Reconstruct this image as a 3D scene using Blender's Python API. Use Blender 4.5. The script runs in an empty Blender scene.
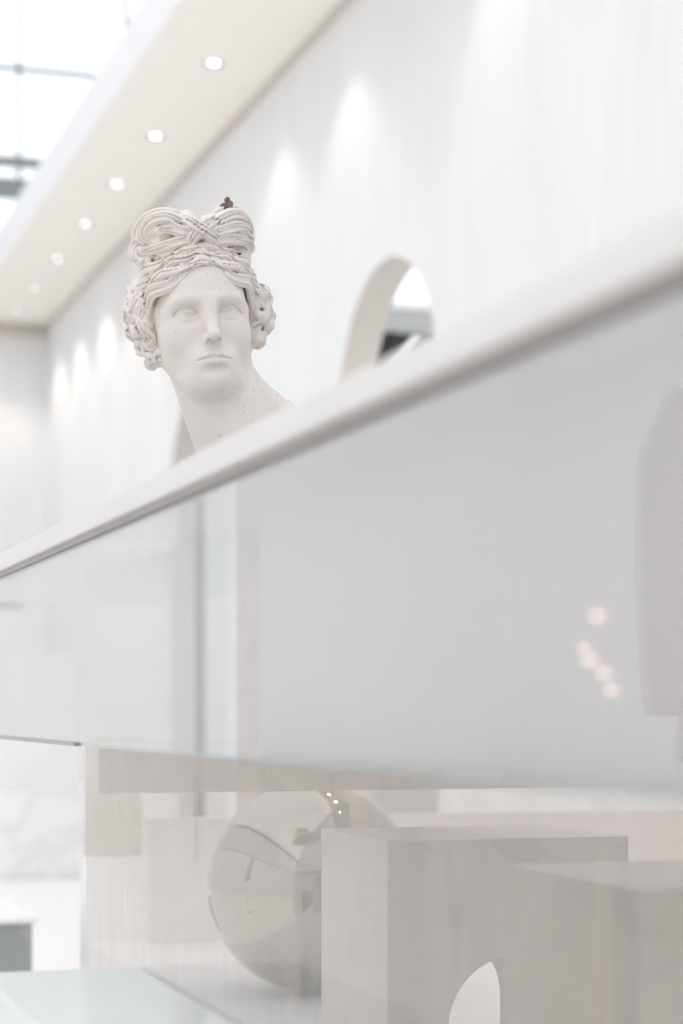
import bpy, bmesh, math, random
import numpy as np
from mathutils import Vector, Matrix, Euler

random.seed(7)
PI = math.pi
S = bpy.context.scene
COL = S.collection
EYE = 1.15                      # camera height above the floor
TH = math.radians(17.9)         # camera yaw away from the hall direction (+Y)


# ------------------------------------------------------------------ helpers
def link(name, bm, mat=None, parent=None, smooth=False, mats=None):
    me = bpy.data.meshes.new(name)
    bmesh.ops.recalc_face_normals(bm, faces=bm.faces[:])
    bm.to_mesh(me); bm.free()
    for m in (mats or ([mat] if mat else [])):
        me.materials.append(m)
    if smooth:
        for p in me.polygons: p.use_smooth = True
    o = bpy.data.objects.new(name, me)
    COL.objects.link(o)
    if parent: o.parent = parent
    return o

def tag(o, label, cat, group=None, kind=None):
    o['label'] = label; o['category'] = cat
    if group: o['group'] = group
    if kind: o['kind'] = kind
    return o

def thing(name, label, cat, loc=(0, 0, 0), rz=0.0, group=None):
    o = bpy.data.objects.new(name, None)
    o.empty_display_size = .1
    COL.objects.link(o)
    o.location = loc; o.rotation_euler = (0, 0, rz)
    return tag(o, label, cat, group)

def struct(name, bm, mat, mats=None, smooth=False):
    o = link(name, bm, mat, mats=mats, smooth=smooth); o['kind'] = 'structure'; return o

def box(bm, x0, x1, y0, y1, z0, z1, bevel=0.0, seg=2):
    vs = [bm.verts.new(p) for p in ((x0,y0,z0),(x1,y0,z0),(x1,y1,z0),(x0,y1,z0),
                                    (x0,y0,z1),(x1,y0,z1),(x1,y1,z1),(x0,y1,z1))]
    fs = [bm.faces.new([vs[i] for i in f]) for f in
          ((0,3,2,1),(4,5,6,7),(0,1,5,4),(1,2,6,5),(2,3,7,6),(3,0,4,7))]
    if bevel:
        es = list({e for f in fs for e in f.edges})
        bmesh.ops.bevel(bm, geom=es, offset=bevel, segments=seg, affect='EDGES', profile=.5)
    return bm

def bx(*a, **k): return box(bmesh.new(), *a, **k)

def prism(bm, pts, ext):
    """closed polygon pts (3D list) swept along vector ext"""
    ext = Vector(ext)
    a = [bm.verts.new(p) for p in pts]; b = [bm.verts.new(Vector(p) + ext) for p in pts]
    bm.faces.new(a); bm.faces.new(b[::-1])
    n = len(pts)
    for i in range(n):
        bm.faces.new((a[i], b[i], b[(i+1) % n], a[(i+1) % n]))
    return bm

def lathe(bm, prof, n=48, c=(0, 0, 0), cap=True):
    rings = []
    for r, z in prof:
        rings.append([bm.verts.new((c[0]+r*math.cos(2*PI*i/n), c[1]+r*math.sin(2*PI*i/n), c[2]+z)) for i in range(n)])
    for A, B in zip(rings, rings[1:]):
        for i in range(n):
            bm.faces.new((A[i], A[(i+1) % n], B[(i+1) % n], B[i]))
    if cap:
        bm.faces.new(rings[0][::-1]); bm.faces.new(rings[-1])
    return bm

def tube(bm, pts, r, n=10):
    pts = [Vector(p) for p in pts]; rings = []
    for i, p in enumerate(pts):
        t = (pts[min(i+1, len(pts)-1)] - pts[max(i-1, 0)]).normalized()
        u = t.cross(Vector((0, 0, 1)) if abs(t.z) < .9 else Vector((1, 0, 0))).normalized(); v = t.cross(u)
        rr = r[i] if isinstance(r, (list, tuple)) else r
        rings.append([bm.verts.new(p + rr*(u*math.cos(2*PI*k/n) + v*math.sin(2*PI*k/n))) for k in range(n)])
    for A, B in zip(rings, rings[1:]):
        for k in range(n): bm.faces.new((A[k], A[(k+1) % n], B[(k+1) % n], B[k]))
    bm.faces.new(rings[0][::-1]); bm.faces.new(rings[-1])
    return bm

# ------------------------------------------------------------------ materials
def nt(name):
    m = bpy.data.materials.new(name); m.use_nodes = True
    t = m.node_tree; t.nodes.clear()
    out = t.nodes.new('ShaderNodeOutputMaterial')
    return m, t, out

def principled(t, col, rough=.5, metal=0., spec=.5):
    b = t.nodes.new('ShaderNodeBsdfPrincipled')
    if col is not None: b.inputs['Base Color'].default_value = (*col, 1)
    b.inputs['Roughness'].default_value = rough; b.inputs['Metallic'].default_value = metal
    b.inputs['Specular IOR Level'].default_value = spec
    return b

def noise(t, scale=(1, 1, 1), s=5., detail=4., rough=.55, dist=0.):
    tc = t.nodes.new('ShaderNodeTexCoord'); mp = t.nodes.new('ShaderNodeMapping')
    mp.inputs['Scale'].default_value = scale
    n = t.nodes.new('ShaderNodeTexNoise')
    n.inputs['Scale'].default_value = s; n.inputs['Detail'].default_value = detail
    n.inputs['Roughness'].default_value = rough; n.inputs['Distortion'].default_value = dist
    t.links.new(tc.outputs['Object'], mp.inputs[0]); t.links.new(mp.outputs[0], n.inputs['Vector'])
    return n

def ramp(t, fac, stops):
    r = t.nodes.new('ShaderNodeValToRGB'); e = r.color_ramp.elements
    while len(e) < len(stops): e.new(.5)
    for el, (p, c) in zip(e, stops):
        el.position = p; el.color = (*c, 1)
    t.links.new(fac, r.inputs[0]); return r

def bump(t, fac, b, strength=.2, dist=.01):
    n = t.nodes.new('ShaderNodeBump'); n.inputs['Strength'].default_value = strength
    n.inputs['Distance'].default_value = dist
    t.links.new(fac, n.inputs['Height']); t.links.new(n.outputs[0], b.inputs['Normal'])

def plain(name, col, rough=.5, metal=0., spec=.5, var=.03, s=6., scale=(1, 1, 1), bmp=0.):
    m, t, out = nt(name); b = principled(t, None, rough, metal, spec)
    n = noise(t, scale, s)
    c0 = tuple(max(0, c*(1-var)) for c in col); c1 = tuple(min(1, c*(1+var)) for c in col)
    r = ramp(t, n.outputs[0], [(.3, c0), (.7, c1)])
    t.links.new(r.outputs[0], b.inputs['Base Color'])
    if bmp: bump(t, n.outputs[0], b, bmp)
    t.links.new(b.outputs[0], out.inputs[0]); return m

def emit(name, col, s):
    m, t, out = nt(name); e = t.nodes.new('ShaderNodeEmission')
    e.inputs[0].default_value = (*col, 1); e.inputs[1].default_value = s
    t.links.new(e.outputs[0], out.inputs[0]); return m

def streak(name, lo, hi, sx=14., sz=.9, rough=.7, extra=.4):
    """vertically brushed mineral plaster"""
    m, t, out = nt(name); b = principled(t, None, rough, 0, .3)
    n = noise(t, (sx, sx, sz), 1.4, 6, .62, .3); n2 = noise(t, (1.2, 1.2, .5), 1.1, 3)
    mx = t.nodes.new('ShaderNodeMix'); mx.data_type = 'FLOAT'; mx.inputs[0].default_value = extra
    t.links.new(n.outputs[0], mx.inputs[2]); t.links.new(n2.outputs[0], mx.inputs[3])
    r = ramp(t, mx.outputs[0], [(.36, lo), (.62, hi)])
    t.links.new(r.outputs[0], b.inputs['Base Color']); bump(t, n.outputs[0], b, .15, .01)
    t.links.new(b.outputs[0], out.inputs[0]); return m

def marble(name, base, vein, s=1.6, rough=.25, w=(.47, .5, .53)):
    m, t, out = nt(name); b = principled(t, None, rough)
    n = noise(t, (1, 1, 1), s, 6, .55, .8)
    r = ramp(t, n.outputs[0], [(w[0]-.1, base), (w[0], tuple(c*.97 for c in base)), (w[1], vein), (w[2], base)])
    t.links.new(r.outputs[0], b.inputs['Base Color']); t.links.new(b.outputs[0], out.inputs[0]); return m

def glass(name, tint=(.97, .98, .98), haze=0., hcol=(.8, .8, .8), grain=False, ior=1.5):
    """thin sheet glass: Fresnel reflection over tinted transparency, optional milky veil put in as haze colour"""
    m, t, out = nt(name)
    tr = t.nodes.new('ShaderNodeBsdfTransparent'); tr.inputs[0].default_value = (*tint, 1)
    last = tr.outputs[0]
    if haze > 0:
        d = t.nodes.new('ShaderNodeBsdfDiffuse'); d.inputs[0].default_value = (*hcol, 1)
        tl = t.nodes.new('ShaderNodeBsdfTranslucent'); tl.inputs[0].default_value = (*hcol, 1)
        dm = t.nodes.new('ShaderNodeMixShader'); dm.inputs[0].default_value = .35
        t.links.new(d.outputs[0], dm.inputs[1]); t.links.new(tl.outputs[0], dm.inputs[2])
        mx = t.nodes.new('ShaderNodeMixShader'); mx.inputs[0].default_value = haze
        if grain:
            n = noise(t, (150, 75, 3.2), 1., 5, .65); mr = t.nodes.new('ShaderNodeMapRange')
            mr.inputs[1].default_value = .36; mr.inputs[2].default_value = .64
            mr.inputs[3].default_value = haze*.35; mr.inputs[4].default_value = min(1, haze*1.75)
            t.links.new(n.outputs[0], mr.inputs[0]); t.links.new(mr.outputs[0], mx.inputs[0])
            r = ramp(t, n.outputs[0], [(.3, tuple(c*.86 for c in hcol)), (.62, tuple(min(1, c*1.06) for c in hcol))])
            t.links.new(r.outputs[0], d.inputs[0]); t.links.new(r.outputs[0], tl.inputs[0])
        t.links.new(last, mx.inputs[1]); t.links.new(dm.outputs[0], mx.inputs[2]); last = mx.outputs[0]
    fr = t.nodes.new('ShaderNodeFresnel'); ge = t.nodes.new('ShaderNodeNewGeometry')
    io = t.nodes.new('ShaderNodeMapRange'); io.inputs[3].default_value = ior; io.inputs[4].default_value = 1/ior   # same reflectance entering and leaving the sheet
    t.links.new(ge.outputs['Backfacing'], io.inputs[0]); t.links.new(io.outputs[0], fr.inputs[0])
    gl = t.nodes.new('ShaderNodeBsdfGlossy'); gl.inputs['Roughness'].default_value = .0
    gl.inputs[0].default_value = (.96, .97, .97, 1)
    m2 = t.nodes.new('ShaderNodeMixShader')
    t.links.new(fr.outputs[0], m2.inputs[0]); t.links.new(last, m2.inputs[1]); t.links.new(gl.outputs[0], m2.inputs[2])
    t.links.new(m2.outputs[0], out.inputs[0]); return m

M = dict(
    wall=streak('brushed_plaster', (.80, .80, .803), (.868, .866, .866)),
    ceil=plain('ceiling_bounce_paint', (.95, .905, .865), .8, var=.01),  # cream tone carries the warm bounced light in the colour
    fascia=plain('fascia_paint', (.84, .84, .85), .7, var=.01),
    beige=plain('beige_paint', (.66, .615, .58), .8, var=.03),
    floor=plain('polished_floor', (.875, .855, .83), .22, var=.015),
    white=plain('white_lacquer', (.86, .86, .865), .35, var=.01),
    rail=plain('white_metal', (.80, .775, .765), .3, var=.01),
    dark=plain('dark_metal', (.05, .05, .055), .4),
    grey=plain('grey_paint', (.42, .43, .44), .6),
    mull=plain('mullion_grey', (.20, .215, .225), .5),
    glass=glass('case_glass', (.95, .947, .952), .07, (.72, .71, .73)),
    topglass=glass('top_glass', (.97, .98, .985), .03, (.8, .82, .83)),
    lowglass=glass('veiled_glass', (.93, .92, .915), .125, (.82, .69, .61), True, ior=1.27),  # warm streaked veil of reflections mixed in as haze colour
    winglass=glass('window_glass', (.98, .99, 1.)),
    wood=streak('pale_veneer', (.71, .625, .56), (.81, .73, .67), 60, 2.2, .5),
    stone=marble('pale_stone', (.58, .56, .535), (.51, .49, .465), 2.2, .35),
    marble=marble('veined_marble', (.88, .88, .875), (.77, .775, .79), .8),
    greenmarble=marble('grey_green_marble', (.36, .38, .37), (.50, .51, .49), 3., .3),
    pink=marble('pink_stone', (.74, .66, .62), (.66, .56, .53), 9., .45),
    chrome=plain('polished_steel', (.43, .39, .36), .04, 1., var=.005),
    ledge=plain('pale_green_glass_top', (.74, .79, .80), .08, var=.01, spec=.6),
    curtain=plain('black_curtain', (.035, .037, .04), .9, s=3, scale=(9, 9, .6), var=.6),
    lens=emit('downlight_lens', (1, .98, .95), 9.),
    bulb=emit('globe_bulb', (1, .83, .76), 1.9),
    brass=plain('brass', (.65, .42, .22), .3, 1.),
    cloth=plain('grey_cloth', (.40, .41, .415), .9, s=14, var=.1),
)

def mat_statue():
    m, t, out = nt('speckled_plaster'); b = principled(t, None, .72, 0, .25)
    n = noise(t, (1, 1, 1), 9, 4)
    base = ramp(t, n.outputs[0], [(.3, (.785, .725, .685)), (.7, (.84, .785, .75))])
    tc = t.nodes.new('ShaderNodeTexCoord')
    cur = base.outputs[0]
    for sc, thr, keep, col in ((95., .10, .68, (.33, .29, .27)), (50., .07, .76, (.22, .19, .18)), (210., .13, .62, (.5, .46, .44))):
        v = t.nodes.new('ShaderNodeTexVoronoi'); v.inputs['Scale'].default_value = sc
        t.links.new(tc.outputs['Object'], v.inputs['Vector'])
        lt = t.nodes.new('ShaderNodeMapRange'); lt.inputs[1].default_value = thr*1.25; lt.inputs[2].default_value = thr*.7
        t.links.new(v.outputs['Distance'], lt.inputs[0])
        sp = t.nodes.new('ShaderNodeSeparateColor'); t.links.new(v.outputs['Color'], sp.inputs[0])
        gt = t.nodes.new('ShaderNodeMath'); gt.operation = 'GREATER_THAN'; gt.inputs[1].default_value = keep
        t.links.new(sp.outputs[0], gt.inputs[0])
        mu = t.nodes.new('ShaderNodeMath'); mu.operation = 'MULTIPLY'
        t.links.new(lt.outputs[0], mu.inputs[0]); t.links.new(gt.outputs[0], mu.inputs[1])
        mx = t.nodes.new('ShaderNodeMix'); mx.data_type = 'RGBA'
        t.links.new(mu.outputs[0], mx.inputs[0]); t.links.new(cur, mx.inputs[6]); mx.inputs[7].default_value = (*col, 1)
        cur = mx.outputs[2]
    t.links.new(cur, b.inputs['Base Color']); bump(t, n.outputs[0], b, .05, .002)
    t.links.new(b.outputs[0], out.inputs[0]); return m
M['statue'] = mat_statue()

# ------------------------------------------------------------------ camera
f_px = 2000.
cam = bpy.data.cameras.new('camera'); co = bpy.data.objects.new('camera', cam); COL.objects.link(co)
cam.sensor_fit = 'VERTICAL'; cam.sensor_height = 36.; cam.sensor_width = 24.
cam.lens = f_px/1024*36; cam.shift_y = (709-512)/1024; cam.shift_x = 0
co.location = (0, 0, EYE); co.rotation_euler = (PI/2, 0, -TH)
cam.dof.use_dof = True; cam.dof.focus_distance = 3.3; cam.dof.aperture_fstop = 2.8
cam.clip_start = .05
S.camera = co

# ------------------------------------------------------------------ the hall
XW = 3.24; YE = 19.3; CE = EYE + 3.70
struct('floor', bx(-7, 10, -6, 24, -.1, 0), M['floor'])

# right wall: one plate with two arched openings reaching the floor
def wall_with_arches(x0, x1, y0, y1, z1, arches):
    pts = [(x0, y0, 0)]
    for c, r, top in arches:
        zs = top - r
        pts.append((x0, c-r, 0))
        for i in range(41):
            a = PI - PI*i/40
            pts.append((x0, c + r*math.cos(a), zs + r*math.sin(a)))
        pts.append((x0, c+r, 0))
    pts += [(x0, y1, 0), (x0, y1, z1), (x0, y0, z1)]
    return prism(bmesh.new(), pts, (x1-x0, 0, 0))
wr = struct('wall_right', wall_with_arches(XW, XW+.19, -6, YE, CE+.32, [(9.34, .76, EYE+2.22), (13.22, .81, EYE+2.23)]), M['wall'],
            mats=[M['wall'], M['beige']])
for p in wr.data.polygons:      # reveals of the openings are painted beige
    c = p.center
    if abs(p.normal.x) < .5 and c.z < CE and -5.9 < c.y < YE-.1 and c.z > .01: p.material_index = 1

# ceiling strip with round holes for the downlights, fascia on its open side
LX = 2.83; XE = 2.41; LR = .062
LY = [3.9, 5.15, 6.4, 7.75, 9.85, 11.15, 12.68, 13.92, 15.14, 16.38, 17.55, 18.6]
bm = bmesh.new()
N = 32
y = -6.
for ly in LY + [None]:
    ye = ly - .2 if ly else YE
    if ye > y:
        bm.faces.new([bm.verts.new(p) for p in ((XE, y, CE), (XW, y, CE), (XW, ye, CE), (XE, ye, CE))])
    if ly:
        ring, sq = [], []
        for i in range(N):
            a = 2*PI*(i+.5)/N; cx, cy = math.cos(a), math.sin(a)
            hx = (XW-LX) if cx > 0 else (LX-XE); k = min(hx/abs(cx) if cx else 9, .2/abs(cy) if cy else 9)
            ring.append(bm.verts.new((LX+LR*cx, ly+LR*cy, CE)))
            sq.append(bm.verts.new((LX+k*cx, ly+k*cy, CE)))
        for i in range(N):
            bm.faces.new((ring[i], ring[(i+1) % N], sq[(i+1) % N], sq[i]))
        y = ly + .2
        for sx, sy in ((XE, -1), (XE, 1), (XW, -1), (XW, 1)):     # close the little corner gaps
            q = Vector((sx, ly+sy*.2, CE))
            vs = sorted(sq, key=lambda v: (v.co-q).length)[:2]
            bm.faces.new((vs[0], vs[1], bm.verts.new(q)))
vs = [bm.verts.new(p) for p in ((XE, -6, CE), (XE, YE, CE), (XE, YE, CE+.32), (XE, -6, CE+.32))]
ff = bm.faces.new(vs)
ft = bm.faces.new([bm.verts.new(p) for p in ((XE, -6, CE+.32), (XW, -6, CE+.32), (XW, YE, CE+.32), (XE, YE, CE+.32))])
bmesh.ops.remove_doubles(bm, verts=bm.verts[:], dist=1e-4)
ff.material_index = 1
ceil = struct('ceiling', bm, None, mats=[M['ceil'], M['fascia']])
struct('trim_1', bx(XW-.035, XW-.001, -6, YE, CE-.035, CE-.001), M['beige'])

# downlights
def downlight(y, label):
    t = thing('downlight', label, 'ceiling light', (LX, y, CE), 0, 'downlights in the ceiling strip')
    b = bmesh.new()
    lathe(b, [(.078, -.001), (.076, -.006), (.062, -.007), (.0605, .002), (.058, .002), (.058, -.0005), (.078, -.0005)], 40, cap=False)
    link('trim_ring', b, M['white'], t, True)
    b = bmesh.new()
    lathe(b, [(.0605, .0), (.057, .006), (.046, .016), (.044, .03), (.058, .032)], 40, cap=False)
    link('reflector', b, M['reflector'], t, True)
    b = bmesh.new(); lathe(b, [(.0005, .004), (.016, .005), (.028, .009), (.030, .018), (.043, .020), (.043, .029), (.0005, .029)], 40)
    link('lens', b, M['lens'], t, True)
    l = bpy.data.lights.new('spot', 'SPOT'); l.energy = SPOT*(2.1 if y > 14.5 else 1.3 if y > 12 else 1); l.color = (1, .93, .86); l.spot_size = math.radians(96); l.spot_blend = .55
    l.shadow_soft_size = .03
    lo = bpy.data.objects.new('bulb', l); COL.objects.link(lo); lo.parent = t; lo.location = (0, 0, -.02)
    return t
M['reflector'] = plain('reflector_metal', (.20, .19, .19), .25, .9)
SPOT = 13.
order = ['nearest of the round white recessed downlights, high above the bust',
         'second nearest round recessed downlight in the cream ceiling strip',
         'third round recessed downlight along the cream ceiling strip',
         'fourth round recessed downlight, beside the top of the bust hair',
         'fifth round recessed downlight along the cream ceiling strip',
         'sixth round recessed downlight, last but one before the end wall',
         'farthest small recessed downlight, at the ceiling end by the end wall']
vis = LY[5:]
for i, y in enumerate(LY):
    downlight(y, order[i-5] if i >= 5 else 'round white recessed downlight nearer than the frame edge')

# end wall with a gridded window over it
struct('wall_end', bx(-7, 5.2, YE, YE+.2, 0, EYE+4.35), M['wall'])
struct('trim_2', bx(XE-.9, XW-.04, YE-.06, YE, CE-.11, CE-.02), M['beige'])
wx0, wx1, wz0, wz1 = -7, 5.2, EYE+4.36, EYE+8.2
win = bpy.data.objects.new('window_1', None); COL.objects.link(win); win['kind'] = 'structure'
win.location = (0, YE+.1, 0)
b = bmesh.new()
for z, h in ((wz0, .06), (EYE+4.94, .19), (EYE+5.25, .09), (EYE+6.185, .03), (EYE+7.1, .03), (wz1-.06, .06)):
    box(b, wx0, wx1, -.05, .05, z, z+h)
x = 2.98-5*1.05
k = -4
while k < 9:
    xx = x + k*1.05 - .015
    if wx0 < xx < wx1: box(b, xx, xx+.03, -.045, .045, wz0+.06, wz1-.06)
    k += 1
link('window_frame', b, M['mull'], win)
link('pane', bx(wx0, wx1, -.006, .006, wz0+.06, wz1-.06), M['winglass'], win)

# left side of the hall (seen in reflections)
struct('wall_left', bx(-7.2, -7, -6, 24, 0, 10.5), M['wall'])
struct('wall_rear', bx(-7, 3.43, -6.2, -6, 0, 5.2), M['wall'])

# room beyond the arches
struct('wall_back', bx(8, 8.2, 4, 24, 0, 4.2), plain('sage_paint', (.62, .66, .65), .7))
struct('wall_partition', bx(3.44, 5.6, 11.62, 11.74, 0, EYE+2.46), plain('partition_paint', (.55, .55, .555), .6))
struct('trim_3', bx(3.44, 5.6, 11.60, 11.75, EYE+2.46, EYE+2.51), M['white'])
cu = bmesh.new(); pts = []
n = 90
for i in range(n+1):
    pts.append((3.5+1.9*i/n, 11.53+.025*math.sin(i*.9)+.01*math.sin(i*2.3), 1.75))
for p, q in zip(pts, pts[1:]):
    cu.faces.new([cu.verts.new(v) for v in (p, q, (q[0], q[1], EYE+2.30), (p[0], p[1], EYE+2.30))])
bmesh.ops.remove_doubles(cu, verts=cu.verts[:], dist=1e-5)
bmesh.ops.solidify(cu, geom=cu.faces[:], thickness=.006)
c = link('curtain', cu, M['curtain'], smooth=True)
tag(c, 'black pleated curtain hanging on grey partition behind the nearer arch', 'curtain')
b = tube(bmesh.new(), [(2.97+.55, 11.40, .001), (3.78, 11.40, EYE+1.55), (4.00, 11.42, EYE+2.0), (4.18, 11.44, EYE+2.26)], [.05, .05, .045, .03], 14)
o = link('diagonal_tube', b, M['white'], smooth=True)
tag(o, 'white diagonal tube in front of the black curtain behind the arch', 'pole')
o = link('dark_post', bx(3.84, 3.91, 15.70, 15.80, 0, 3.6, bevel=.004), plain('dark_blue_steel', (.10, .115, .13), .4))
tag(o, 'narrow dark post standing in the farther arch left of the neck', 'post')

# ------------------------------------------------------------------ display case
X0 = .55
ZT = EYE + .286; ZB = EYE + .247         # top rail
SH = EYE - .050                           # shelf level
M['panel'] = plain('lavender_grey_lacquer', (.93, .885, .87), .35, var=.008)
case = thing('display_case', 'long glass display case with white top rail carrying the plaster bust', 'display case', (0, 0, 0))
link('top_rail', bx(X0-.018, X0+.012, -.6, 5.2, ZB+.008, ZT, bevel=.003), M['rail'], case)
link('shadow_strip', bx(X0-.010, X0+.006, -.6, 5.2, ZB, ZB+.008), M['rail_shadow'] if 'rail_shadow' in M else plain('shadow_grey', (.44, .41, .40), .5), case)  # grey strip painting in the thin shadow under the rail
link('front_pane', bx(X0-.006, X0+.002, -.6, 5.2, SH, ZB), M['glass'], case)
link('top_pane', bx(X0+.012, 1.24, -.6, 5.2, ZT-.012, ZT-.002), M['topglass'], case)
link('bottom_channel', bx(X0-.008, X0+.004, 2.99, 5.2, SH-.006, SH), plain('channel_metal', (.42, .42, .43), .35), case)
b = prism(bmesh.new(), [(X0-.004, -.6, SH-.005), (1.29, -.6, SH-.005), (1.29, 3.76, SH-.005), (X0-.004, 2.95, SH-.005)], (0, 0, .0049))
link('shelf', b, glass('frosted_shelf_glass', (.95, .97, .965), .32, (.84, .85, .85)), case)
link('back_panel', bx(.598, .606, -.6, 2.145, SH, ZT-.0125, bevel=.001), M['panel'], case)
link('lower_pane', bx(X0-.001, X0+.002, -.6, 2.925, .0, SH-.0055), M['lowglass'], case)
link('seam', bx(X0-.0016, X0-.0011, 2.242, 2.2455, EYE-.174, SH-.006), plain('seam_line', (.50, .44, .40), .7), case)
link('valance', bx(X0+.03, 1.6, 2.99, 3.01, EYE-.128, SH-.0055), M['wood'], case)
link('rail_screw', lathe(bmesh.new(), [(.004, 0), (.004, .003)], 16, (X0-.003, 1.06, ZT)), M['brass'], case)

# ------------------------------------------------------------------ inside the lower case
PZ = EYE - .56
o = link('rear_board', bx(1.03, 3.1, 4.70, 4.73, PZ, EYE-.262, bevel=.002), plain('blush_board', (.80, .745, .72), .5))
tag(o, 'low blush board standing behind the mirror sphere on the platform', 'board')
o = link('display_platform', bx(.9, 3.15, .6, 4.75, 0, PZ, bevel=.004), M['white'])
tag(o, 'low white platform under the mirror sphere and the stone blocks', 'platform')
b = bmesh.new(); bmesh.ops.create_uvsphere(b, u_segments=96, v_segments=64, radius=.2085)
o = link('mirror_sphere', b, M['chrome'], smooth=True); o.location = (1.165, 3.80, PZ+.2085)
tag(o, 'large polished mirror sphere resting on the platform behind the arched block', 'sphere')

BT = EYE - .2
c, r, zs = 1.205, .112, EYE-.380-.112
pts = [(.995, 2.855, PZ), (c-r, 2.855, PZ)]
for i in range(33):
    a = PI - PI*i/32; pts.append((c+r*math.cos(a), 2.855, zs+r*math.sin(a)))
pts += [(c+r, 2.855, PZ), (1.396, 2.855, PZ), (1.396, 2.855, BT), (.995, 2.855, BT)]
b = prism(bmesh.new(), pts, (0, .335, 0))
o = link('arched_block', b, M['stone'])
tag(o, 'pale grey stone block with an arched opening, in front of the mirror sphere', 'block')
o = link('stone_block', bx(.99, 1.40, 2.0, 2.385, PZ, BT, bevel=.002), M['stone'])
tag(o, 'plain pale grey stone block nearest the camera at lower right', 'block')

t = thing('column_pedestal', 'two-tone round pedestal, white below and beige above, left of the mirror sphere', 'pedestal', (1.19, 5.9, 0))
b = lathe(bmesh.new(), [(.098, 0), (.098, EYE-.445), (.092, EYE-.437)], 64)
link('drum', b, M['white'], t, True)
b = lathe(bmesh.new(), [(.086, EYE-.437), (.086, EYE-.08), (.084, EYE-.078)], 64)
link('upper_drum', b, M['wood'], t, True)

o = link('strip_pillar', bx(-.039, .039, -.039, .039, 0, EYE+.52, bevel=.003), M['pink'])  # pillar made up for the beige reflection of the bust's neck
o.location = (1.325, 4.83, 0); o.rotation_euler = (0, 0, -TH+math.radians(2.7))
tag(o, 'slim pinkish beige pillar added for the reflected strip in the glass below the bust', 'pillar')

# ------------------------------------------------------------------ foreground and left
t = thing('glass_plinth', 'pale green glass-topped plinth at the lower left corner', 'plinth', (0, 0, 0))
link('body', bx(.350, .542, 1.45, 2.545, 0, EYE-.349, bevel=.003), M['ledge'], t)
link('glass_top', bx(.343, .546, 1.44, 2.555, EYE-.349, EYE-.335, bevel=.001), M['ledge'], t)

t = thing('low_plinth', 'low plinth with grey green marble front and white top at left edge', 'plinth', (0, 0, 0))
link('body', bx(.30, .96, 5.99, 6.65, 0, EYE-.64), M['greenmarble'], t)
link('top', bx(.28, .975, 5.97, 6.67, EYE-.64, EYE-.628), M['white'], t)

o = link('marble_bench', bx(.6, 3.2, 13.6, 15.2, 0, EYE-.575, bevel=.01), M['marble'])
tag(o, 'long low veined white marble bench far behind at left', 'bench')
o = link('counter', bx(1.4, 2.56, 13.9, 14.5, EYE-.575, EYE+.37, bevel=.006), plain('off_white_laminate', (.86, .85, .84), .5))
tag(o, 'off-white counter block standing on the marble bench, seen through the glass', 'counter')
o = link('upper_box', bx(1.4, 2.30, 13.95, 14.3, EYE+.37, EYE+.70, bevel=.006), plain('warm_white_laminate', (.84, .82, .80), .5))
tag(o, 'warm white box on top of the far counter at the left edge', 'box')
o = link('wall_panel', bx(2.0, 3.0, YE-.05, YE-.002, EYE+.93, EYE+1.42), plain('slate_panel', (.10, .10, .125), .5))
tag(o, 'grey slate panel on the end wall above the far counter', 'panel')

# ------------------------------------------------------------------ camera side, seen only as reflections in the glass
t = thing('globe_lamp', 'branching floor lamp with five small warm globes reflected in the glass', 'lamp', (-1.06, 4.56, 0))
b = lathe(bmesh.new(), [(.12, 0), (.12, .012), (.02, .02), (.004, .03), (.003, EYE+.2), (.001, EYE+.205)], 24)
link('stand', b, M['white'], t, True)
def mirror_pt(px, py, D):
    rt = (px-341.5)/f_px*D; z = (709-py)/f_px*D
    xv = D*math.sin(TH)+rt*math.cos(TH); yv = D*math.cos(TH)-rt*math.sin(TH)
    return Vector((2*X0-xv+1.06, yv-4.56, EYE+z))
for px, py, r in ((600, 616, .024), (587, 648, .018), (592, 660, .023), (606, 673, .022), (614, 690, .020)):
    p = mirror_pt(px, py, 5.0)
    b = bmesh.new(); bmesh.ops.create_uvsphere(b, u_segments=24, v_segments=16, radius=r, matrix=Matrix.Translation(p))
    g = link('globe', b, M['bulb'], t, True)
    b = tube(bmesh.new(), [(0, 0, p.z-.03), (p.x*.6, p.y*.6, p.z-.03), (p.x, p.y, p.z-r*.9)], .003, 8)
    link('arm', b, M['white'], t, True)

cx, cy = -1.06, 3.74  # coated figure made up for the person reflected at the right
t = thing('reflected_stand_in', 'added stand-in for a person in a long grey coat, reflected at the right edge of the glass', 'stand-in figure', (cx, cy, 0))
link('pole', lathe(bmesh.new(), [(.014, .02), (.014, 1.93), (.022, 1.94), (.022, 1.97), (.006, 1.99)], 20), M['white'], t, True)
link('foot', lathe(bmesh.new(), [(.19, 0), (.19, .012), (.03, .022), (.016, .03)], 40), M['white'], t, True)
b = bmesh.new(); rings = []
for z, rx, ry in ((.42, .20, .135), (.55, .19, .125), (.72, .185, .12), (.95, .205, .12), (1.10, .215, .11), (1.19, .185, .085), (1.245, .085, .06), (1.275, .06, .055)):
    rings.append([b.verts.new((rx*math.cos(2*PI*i/48)*(1+.035*math.sin(i*2*PI/48*9)*(1-z/1.3)), ry*math.sin(2*PI*i/48), z)) for i in range(48)])
for A, B in zip(rings, rings[1:]):
    for i in range(48): b.faces.new((A[i], A[(i+1) % 48], B[(i+1) % 48], B[i]))
bmesh.ops.solidify(b, geom=b.faces[:], thickness=.006)
bmesh.ops.translate(b, vec=(0, 0, .62), verts=b.verts[:])
coat = link('coat', b, M['cloth'], t, True)
for sx in (-1, 1):
    link('sleeve', tube(bmesh.new(), [(sx*.17, 0, 1.79), (sx*.225, .0, 1.67), (sx*.25, -.02, 1.42), (sx*.255, -.05, 1.14)], [.06, .068, .06, .05], 18), M['cloth'], coat, True)
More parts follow.
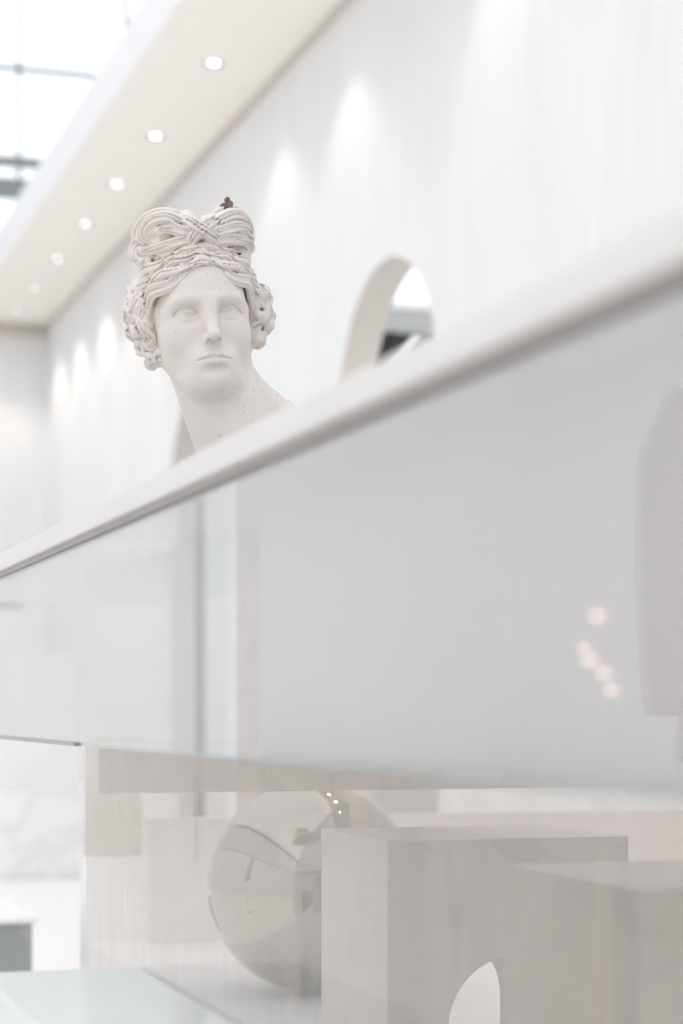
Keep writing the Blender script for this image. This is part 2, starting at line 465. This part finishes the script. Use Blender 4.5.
link('collar', lathe(bmesh.new(), [(.066, 1.86), (.075, 1.87), (.060, 1.93), (.054, 1.93)], 32), M['cloth'], coat, True)

# ------------------------------------------------------------------ the bust: signed distance sculpting
class SDF:
    def __init__(s, lo, hi, h):
        s.lo = np.array(lo, np.float32); s.h = h
        n = np.ceil((np.array(hi)-s.lo)/h).astype(int)+1
        s.n = n; s.ax = [s.lo[i]+h*np.arange(n[i], dtype=np.float32) for i in range(3)]
        s.F = np.full(n, .06, np.float32)
    def sub(s, lo, hi):
        a = np.clip(np.floor((np.array(lo)-s.lo)/s.h).astype(int), 0, s.n); b = np.clip(np.ceil((np.array(hi)-s.lo)/s.h).astype(int)+1, 0, s.n)
        sl = tuple(slice(a[i], b[i]) for i in range(3))
        return sl, s.ax[0][sl[0]][:, None, None], s.ax[1][sl[1]][None, :, None], s.ax[2][sl[2]][None, None, :]
    def put(s, sl, d, k, op):
        A = s.F[sl]
        if A.size == 0: return
        if op == '+':
            hh = np.maximum(k-np.abs(A-d), 0)/k; s.F[sl] = np.minimum(A, d)-hh*hh*k*.25
        else:
            d = -d; hh = np.maximum(k-np.abs(A-d), 0)/k; s.F[sl] = np.maximum(A, d)+hh*hh*k*.25
    def cone(s, p, q, r0, r1, k=.01, op='+'):
        p = np.array(p, np.float32); q = np.array(q, np.float32); pad = max(r0, r1)+k+.006
        sl, x, y, z = s.sub(np.minimum(p, q)-pad, np.maximum(p, q)+pad)
        v = q-p; L = max(float(v@v), 1e-10)
        t = np.clip(((x-p[0])*v[0]+(y-p[1])*v[1]+(z-p[2])*v[2])/L, 0, 1)
        d = np.sqrt((x-p[0]-t*v[0])**2+(y-p[1]-t*v[1])**2+(z-p[2]-t*v[2])**2)-(r0+(r1-r0)*t)
        s.put(sl, d, k, op)
    def ell(s, c, r, k=.01, op='+', R=None):
        c = np.array(c, np.float32); m = max(r)+k+.012
        sl, x, y, z = s.sub(c-m, c+m)
        x = x-c[0]; y = y-c[1]; z = z-c[2]
        if R is not None:
            R = np.array(R); x, y, z = (R[0][0]*x+R[1][0]*y+R[2][0]*z, R[0][1]*x+R[1][1]*y+R[2][1]*z, R[0][2]*x+R[1][2]*y+R[2][2]*z)
        k0 = np.sqrt((x/r[0])**2+(y/r[1])**2+(z/r[2])**2); k1 = np.sqrt((x/r[0]**2)**2+(y/r[1]**2)**2+(z/r[2]**2)**2)
        s.put(sl, k0*(k0-1)/np.maximum(k1, 1e-6), k, op)
    def chain(s, pts, r, k=.004, op='+'):
        n = len(pts)
        for i in range(n-1):
            ra = r[i] if isinstance(r, (list, tuple, np.ndarray)) else r; rb = r[i+1] if isinstance(r, (list, tuple, np.ndarray)) else r
            s.cone(pts[i], pts[i+1], ra, rb, k, op)
    def mesh(s, name, T=None):
        F = s.F; n = F.shape; ins = F < 0
        c = [(i, j, k) for i in (0, 1) for j in (0, 1) for k in (0, 1)]
        def cell(A, o): return A[o[0]:n[0]-1+o[0], o[1]:n[1]-1+o[1], o[2]:n[2]-1+o[2]]
        cnt = sum(cell(ins, o).astype(np.int8) for o in c)
        act = (cnt > 0) & (cnt < 8); I = np.argwhere(act)
        vid = np.full(act.shape, -1, np.int64); vid[act] = np.arange(len(I))
        vals = {o: F[I[:, 0]+o[0], I[:, 1]+o[1], I[:, 2]+o[2]] for o in c}
        P = np.zeros((len(I), 3)); W = np.zeros(len(I))
        for a in c:
            for ax in range(3):
                if a[ax]: continue
                b = list(a); b[ax] = 1; b = tuple(b); va, vb = vals[a], vals[b]
                x = (va < 0) != (vb < 0); t = np.where(x, va/np.where(x, va-vb, 1), 0)
                p = np.array(a, float)[None]+np.zeros((len(I), 3)); p[:, ax] += t
                P += p*x[:, None]; W += x
        V = s.lo+(I+P/W[:, None])*s.h
        Q = []
        for ax in range(3):
            u, w = (ax+1) % 3, (ax+2) % 3
            sa = [slice(None)]*3; sb = [slice(None)]*3; sa[ax] = slice(0, -1); sb[ax] = slice(1, None)
            A = ins[tuple(sa)]; B = ins[tuple(sb)]; E = np.argwhere(A != B)
            ok = (E[:, u] > 0) & (E[:, w] > 0) & (E[:, u] < n[u]-1) & (E[:, w] < n[w]-1); E = E[ok]
            fl = A[tuple(E.T)]
            def vv(du, dw):
                X = E.copy(); X[:, u] -= du; X[:, w] -= dw; return vid[tuple(X.T)]
            q = np.stack([vv(1, 1), vv(0, 1), vv(0, 0), vv(1, 0)], 1); q[~fl] = q[~fl][:, ::-1]; Q.append(q)
        Q = np.concatenate(Q)
        if T is not None: V = V @ np.array(T.to_3x3()).T + np.array(T.translation)
        me = bpy.data.meshes.new(name)
        me.vertices.add(len(V)); me.vertices.foreach_set('co', V.astype(np.float32).ravel())
        me.loops.add(Q.size); me.loops.foreach_set('vertex_index', Q.ravel().astype(np.int32))
        me.polygons.add(len(Q)); me.polygons.foreach_set('loop_start', np.arange(0, Q.size, 4, dtype=np.int32))
        me.update(calc_edges=True); me.validate()
        for p in me.polygons: p.use_smooth = True
        return me

H = .0016
HZ = .366                                   # head frame height above the bust's foot
ROLL, YAW, PITCH = math.radians(-6), math.radians(11), math.radians(-1.5)
HM = (Matrix.Translation((-.0145, 0, HZ-.002)) @ Euler((PITCH, ROLL, YAW), 'XYZ').to_matrix().to_4x4()
      @ Matrix.Diagonal((1.07, 1.04, 1.02, 1)))
HI = HM.inverted()
def b2h(p): return HI @ (Vector(p)+Vector((0, 0, HZ)))      # bust coords (z from eye level) -> head frame

# --- flesh (built in the head frame, neck and shoulders transformed into it)
g = SDF((-.24, -.15, -.42), (.34, .20, .15), H)
g.ell((0, .012, .035), (.076, .098, .098), .02)
g.cone((0, -.016, -.005), (0, -.047, -.090), .066, .040, .03)
for s in (-1, 1):
    g.cone((s*.052, .005, -.045), (s*.022, -.052, -.104), .022, .020, .03)
    g.ell((s*.039, -.046, -.030), (.029, .026, .034), .028)
g.ell((0, -.064, -.107), (.022, .020, .018), .026)
g.ell((0, -.055, .045), (.055, .032, .040), .03)
for s in (-1, 1):                                            # brow ridges
    g.chain([(s*.006, -.080, .017), (s*.022, -.0805, .0215), (s*.042, -.072, .0215), (s*.058, -.054, .010)], [.008, .0075, .0075, .007], .018)
for s in (-1, 1):                                            # eye sockets
    g.ell((s*.0345, -.0905, .001), (.021, .016, .0120), .016, '-')
    g.ell((s*.018, -.092, .001), (.006, .011, .010), .014, '-')
# nose
g.cone((0, -.079, .022), (0, -.101, -.034), .0090, .0088, .017)
g.ell((0, -.1045, -.0395), (.0090, .0100, .0082), .008)
for s in (-1, 1): g.ell((s*.0090, -.0925, -.0425), (.0058, .0100, .0066), .006)
for s in (-1, 1): g.ell((s*.0074, -.0990, -.0472), (.0032, .0062, .0046), .002, '-')
# mouth
g.ell((0, -.072, -.074), (.033, .020, .022), .02)
for s in (-1, 1):
    g.chain([(s*.003, -.0925, -.0675), (s*.011, -.0912, -.0686), (s*.0250, -.0840, -.0728)], [.0040, .0042, .0026], .003)
    g.chain([(0, -.0905, -.0808), (s*.010, -.0892, -.0804), (s*.0230, -.0835, -.0784)], [.0060, .0056, .0030], .003)
    g.chain([(0, -.0966, -.0746), (s*.008, -.0956, -.0739), (s*.018, -.0915, -.0746), (s*.0265, -.0858, -.0764)], [.0024, .0024, .0021, .0012], .001, '-')
g.ell((0, -.0965, -.0580), (.0032, .004, .007), .006, '-')
g.ell((0, -.0920, -.0925), (.016, .006, .0050), .012, '-')
# eyes
for s in (-1, 1):
    g.ell((s*.0345, -.0605, -.0005), (.0175, .0165, .0150), .004)
    up, lo = [], []
    for i in range(9):
        u = -1+2*i/8
        xx = s*.0345+u*.0185; zz = -.0015+.0088*(1-u*u)**.8 - .001*u*s; zl = -.0015-.0062*(1-u*u)**.8
        yy = -.0765+.0075*u*u+.0035*u*s
        up.append((xx, yy, zz)); lo.append((xx, yy+.0005, zl))
    g.chain(up, [.0016, .0024, .0027, .0028, .0028, .0028, .0027, .0024, .0016], .0012)
    g.chain(lo, [.0012, .0015, .0016, .0017, .0017, .0017, .0016, .0015, .0012], .0018)
    g.chain([(p[0], p[1]-.0026, p[2]+.0042) for p in up], .0015, .0012, '-')
# neck, trapezius, shoulders
def nb(x, y, z): return tuple(b2h((x, y, z)))
g.cone(nb(-.010, .022, -.04), nb(.072, .030, -.25), .063, .071, .022)
g.cone(nb(.03, -.022, -.13), nb(.075, -.03, -.27), .030, .035, .03)
g.cone(nb(.045, .055, -.105), nb(.215, .062, -.230), .040, .045, .03)
g.ell(nb(.095, .035, -.335), (.180, .085, .095), .04)
g.cone(nb(.09, .03, -.30), nb(.09, .03, -.42), .105, .09, .04)
# flat foot of the bust
sl, x, y, z = g.sub(g.lo, g.lo+g.h*(g.n-1))
R3 = np.array(HM.to_3x3()); zb = R3[2, 0]*x+R3[2, 1]*y+R3[2, 2]*z+HM.translation.z
g.F = np.maximum(g.F, (0.0-zb).astype(np.float32))

# --- hair
h = SDF((-.165, -.135, -.125), (.155, .15, .215), H)
def catmull(P, m=6):
    P = [Vector(p) for p in P]; Q = [P[0]*2-P[1]]+P+[P[-1]*2-P[-2]]; out = []
    for i in range(1, len(Q)-2):
        a, b_, c_, d = Q[i-1:i+3]
        for j in range(m):
            t = j/m
            out.append(.5*((2*b_)+(c_-a)*t+(2*a-5*b_+4*c_-d)*t*t+(3*b_-a-3*c_+d)*t**3))
    return out+[P[-1]]
HC = Vector((0, .02, .03))
def lock(P, w, nsub=3, r=None, k=.0016, taper=(.55, 1, .5), centre=HC, smooth=True, groove=.0017, later=None):
    """one carved lock: a flat bundle of side-by-side strands with grooves between them"""
    P = catmull(P) if smooth else [Vector(p) for p in P]
    n = len(P); r = r or w/nsub*.80; grooves = []
    def track(o, lift, rad):
        pts, rr = [], []
        for i, p in enumerate(P):
            u = i/(n-1); tp = (taper[0]+(taper[1]-taper[0])*u*2) if u < .5 else (taper[1]+(taper[2]-taper[1])*(u-.5)*2)
            t = (P[min(i+1, n-1)]-P[max(i-1, 0)]).normalized(); nr = (p-centre).normalized()
            s_ = t.cross(nr).normalized(); nr = s_.cross(t)
            pts.append(tuple(p+s_*(o*(w-r)*tp+.0008*math.sin(u*9+o*5))+nr*lift*tp)); rr.append(rad*(.45+.55*tp))
        return pts, rr
    for q in range(nsub):
        o = (q-(nsub-1)/2)/max(1, (nsub-1)/2) if nsub > 1 else 0
        pts, rr = track(o, .0016*(1-o*o), r); h.chain(pts, rr, k)
    if groove:
        for q in range(nsub-1):                              # chiselled lines between the strands
            o = (q-(nsub-2)/2)/max(1, (nsub-1)/2)
            pts, rr = track(o, r*.98, groove); h.chain(pts[2:-2], rr[2:-2], .0012, '-') if not later else later.append((pts[2:-2], rr[2:-2]))
        for o in (-1, 1):
            pts, rr = track(o*(w+r*.1)/(w-r), r*.62, groove*1.15); h.chain(pts[2:-2], rr[2:-2], .0014, '-') if not later else later.append((pts[2:-2], rr[2:-2]))
h.ell((0, .018, .045), (.082, .100, .098), .01)
h.ell((0, .010, .076), (.088, .086, .058), .014)
h.ell((-.074, -.010, .104), (.020, .032, .026), .012)
h.ell((.072, -.010, .104), (.020, .032, .026), .012)
RX, RY, RZ, CY, CZ = .092, .109, .112, .014, .035
def on_head(phi, z, s, off=0.):
    f = math.sqrt(max(.05, 1-((z-CZ)/RZ)**2))
    return (s*((RX+off)*f*math.sin(phi)), CY-(RY+off)*f*math.cos(phi), z)
rng = random.Random(3)
for s in (-1, 1):                                            # waves combed from the centre parting to the temples
    for i in range(6):
        if not i: cuts = [None]
        z0 = .078+.0120*i; z1 = .000+.0195*i
        ph = i*1.55+(.9 if s > 0 else 0); P = []
        for j in range(15):
            u = j/14; phi = math.radians(2+108*u)
            wv = math.sin(u*2*PI*2.4+ph)*min(1, u*4)
            zz = z0+(z1-z0)*u**1.1+.0050*wv
            P.append(on_head(phi, min(zz, .134), s, -.002+.0045*math.sin(u*PI)+.0038*math.sin(u*2*PI*2.4+ph+1.3)))
        lock(P, .0118, 2 if i % 2 else 3, .0068 if i % 2 else .0058, .0022, (.5, 1, .8), groove=.0018, later=cuts)
    for pts, rr in cuts[1:]: h.chain(pts, rr, .0014, '-')
# side masses: clustered carved curls
def comma(c, nrm, R, r, arc, a0, sg):
    nrm = Vector(nrm).normalized(); u = nrm.orthogonal().normalized(); v = nrm.cross(u); pts = []; rr = []
    for i in range(9):
        t = i/8; a = a0+sg*arc*t; q = R*(1.15-.6*t)
        pts.append(tuple(Vector(c)+u*q*math.cos(a)+v*q*math.sin(a)+nrm*(.004*math.sin(t*PI)))); rr.append(r*(.55+.75*math.sin(PI*min(1, t*.8+.12))))
    h.chain(pts, rr, .0016)
for s, dx in ((-1, .002), (1, -.005)):
    if s < 0: core = [(.076+dx, .016, .060, .022), (.086+dx, .018, .030, .023), (.085+dx, .018, .002, .021), (.077+dx, .016, -.026, .017), (.070, .010, -.050, .013)]
    else: core = [(.080+dx, .016, .066, .022), (.096+dx, .018, .036, .025), (.100+dx, .020, .008, .023), (.088+dx, .020, -.018, .019)]
    for (a, b_, c_, r_) in core: h.ell((s*a, b_, c_), (r_, r_*1.75, r_*1.15), .014)
    cen = []
    tries = 0
    while len(cen) < (46 if s < 0 else 40) and tries < 6000:
        tries += 1
        a, b_, c_, r_ = core[rng.randrange(len(core))]
        d = Vector((rng.uniform(-.15, 1), rng.uniform(-1, .55), rng.uniform(-.8, .8))).normalized()
        p = Vector((s*(a+d.x*r_*.92), b_+d.y*r_*1.62, c_+d.z*r_*1.05))
        if any((p-q).length < .0108 for q, _ in cen): continue
        if abs(p.x) < .068 and p.y < -.02: continue
        cen.append((p, Vector((s*d.x, d.y, d.z))))
    for p, d in cen:
        comma(p, d, rng.uniform(.0075, .0105), rng.uniform(.0042, .0056), rng.uniform(2.4, 4.2), rng.uniform(0, 6.28), rng.choice((-1, 1)))
    for k in range(5):                                       # longer tresses hanging over the curls
        fi = math.radians(-78+27*k); P = []
        for (a, b_, c_, r_) in core:
            for dz in (.008, -.008):
                ph = len(P)*1.9+k*2.2
                f2 = fi+.28*math.sin(ph)
                P.append((s*(a+r_*1.04*math.cos(f2)), b_+r_*1.70*math.sin(f2), c_+dz))
        lock(P, .0082, 2, .0048, .0016, (.6, 1, .5), groove=.0018)
    for i, (p, d) in enumerate(cen):                         # drilled hollows between neighbouring curls
        if i % 2: continue
        q, e = min(((q, e) for q, e in cen if q is not p), key=lambda v: (v[0]-p).length)
        m_ = (p+q)*.5+(d+e)*.5*.0065
        h.ell(tuple(m_), (.0040, .0040, .0040), .0015, '-')
    for i in range(2, 7):                                    # hair drawn up from the temples to the bow
        P = []
        for j in range(6):
            u = j/5
            p0 = Vector((s*(.088-.002*i), -.036+.015*i, .058)); p1 = Vector((s*(.080-.003*i), -.036+.013*i, .120))
            p = p0.lerp(p1, u); p.x += s*(.003*math.sin(u*7+i)); p.y += .003*math.sin(u*6+i*2); P.append(p)
        lock(P, .0080, 3, .0046, .0022, (.8, 1, .8))
# bow of hair on the crown
BC = Vector((0, .04, .130))
h.ell((-.048, -.026, .143), (.044, .034, .028), .012)
h.ell((.052, -.026, .143), (.042, .034, .028), .012)
def bowp(p): return (p[0]*.90+.003, p[1], .115+(p[2]-.100)*.82)
L = lambda P, w, n=3, r=None: lock([bowp(p) for p in P], w*.9, n, (r or w*.45), .0022, (.75, 1, .75), centre=BC)
# left roll, turned round a hollow
L([(-.012, -.062, .126), (-.034, -.068, .148), (-.056, -.064, .160), (-.080, -.054, .156), (-.094, -.044, .138), (-.090, -.042, .118), (-.076, -.050, .108)], .0130)
L([(-.018, -.050, .150), (-.038, -.054, .166), (-.064, -.046, .172), (-.088, -.034, .162), (-.102, -.024, .142), (-.102, -.022, .116), (-.094, -.028, .098)], .0130)
L([(-.012, -.066, .114), (-.036, -.066, .110), (-.060, -.060, .104), (-.084, -.048, .100), (-.100, -.032, .104)], .0105)
L([(-.010, -.068, .124), (-.034, -.070, .130), (-.056, -.064, .138), (-.072, -.058, .132)], .0105)
L([(-.02, -.02, .162), (-.05, -.012, .168), (-.08, -.004, .160), (-.098, .004, .138)], .014)
h.ell((-.069, -.068, .134), (.0090, .020, .0075), .004, '-')
lock([(-.086, -.030, .140), (-.098, -.026, .124), (-.098, -.028, .108), (-.088, -.036, .100)], .0085, 3, .0042, .002, (.7, 1, .6), centre=BC)
# right roll, combed outwards in tiers
L([(.012, -.066, .130), (.036, -.070, .146), (.062, -.060, .160), (.084, -.046, .158), (.096, -.034, .140), (.094, -.032, .122)], .0130)
L([(.014, -.068, .118), (.040, -.070, .126), (.066, -.060, .136), (.086, -.048, .134), (.097, -.036, .116)], .0120)
L([(.012, -.064, .108), (.036, -.066, .108), (.062, -.058, .112), (.086, -.046, .108), (.098, -.030, .100)], .0110)
L([(.022, -.048, .152), (.044, -.050, .166), (.070, -.042, .173), (.090, -.028, .162), (.100, -.018, .140)], .0125)
L([(.02, -.02, .162), (.05, -.012, .168), (.078, -.004, .162), (.094, .004, .138)], .014)
# knot: two crossing twists
L([(-.030, -.054, .158), (-.018, -.072, .147), (-.002, -.078, .132), (.016, -.075, .118), (.030, -.064, .108)], .0130)
L([(.034, -.060, .155), (.022, -.072, .146), (.004, -.076, .132), (-.012, -.074, .118), (-.020, -.064, .106)], .0120)
h.ell((-.012, -.042, .160), (.016, .018, .020), .006)
# hair at the nape, keeps the head deep from the side
h.ell((0, .105, .0), (.04, .03, .035), .02)
# carve the face free of hair: a pointed arch over the forehead
h.ell((0, -.105, -.004), (.060, .075, .064), .004, '-')
h.ell((0, -.105, .035), (.036, .060, .044), .006, '-')

BUST_R = math.radians(-14.1)
bust = thing('portrait_bust', 'speckled white plaster bust with curly hair tied in a bow on the glass case', 'bust', (.8243, 3.286, ZT-.0005), BUST_R)
for nm, sd in (('head', g), ('hair', h)):
    me = sd.mesh(nm, HM); me.materials.append(M['statue'])
    o = bpy.data.objects.new(nm, me); COL.objects.link(o); o.parent = bust
b = bmesh.new()
st = HM @ Vector((.054, -.044, .177))
for dx, dz, r in ((0, 0, .011), (.004, .009, .007), (-.005, .004, .007), (.001, .016, .005)):
    bmesh.ops.create_icosphere(b, subdivisions=3, radius=r, matrix=Matrix.Translation(st+Vector((dx, 0, dz))))
for v in b.verts:
    v.co += Vector((rng.uniform(-1, 1), rng.uniform(-1, 1), rng.uniform(-1, 1)))*.0009
o = link('metal_stub', b, plain('rusted_brown', (.19, .13, .12), .8, s=90, var=.5), bust)
o['label'] = 'dark rusty stub on the hair bow'

# ------------------------------------------------------------------ light
w = bpy.data.worlds.new('sky'); S.world = w; w.use_nodes = True
bg = w.node_tree.nodes['Background']; bg.inputs[0].default_value = (.958, .978, 1, 1); bg.inputs[1].default_value = 1.5

vs_ = S.view_settings
S.display_settings.display_device = 'sRGB'
vs_.view_transform = 'Standard'; vs_.look = 'None'; vs_.exposure = .07; vs_.gamma = 1.; vs_.use_curve_mapping = False
S.cycles.max_bounces = 10; S.cycles.transparent_max_bounces = 24; S.cycles.diffuse_bounces = 5; S.cycles.glossy_bounces = 6
S.cycles.caustics_reflective = False; S.cycles.caustics_refractive = False
S.cycles.sample_clamp_indirect = 6.
try: S.cycles.use_denoising = True
except Exception: pass
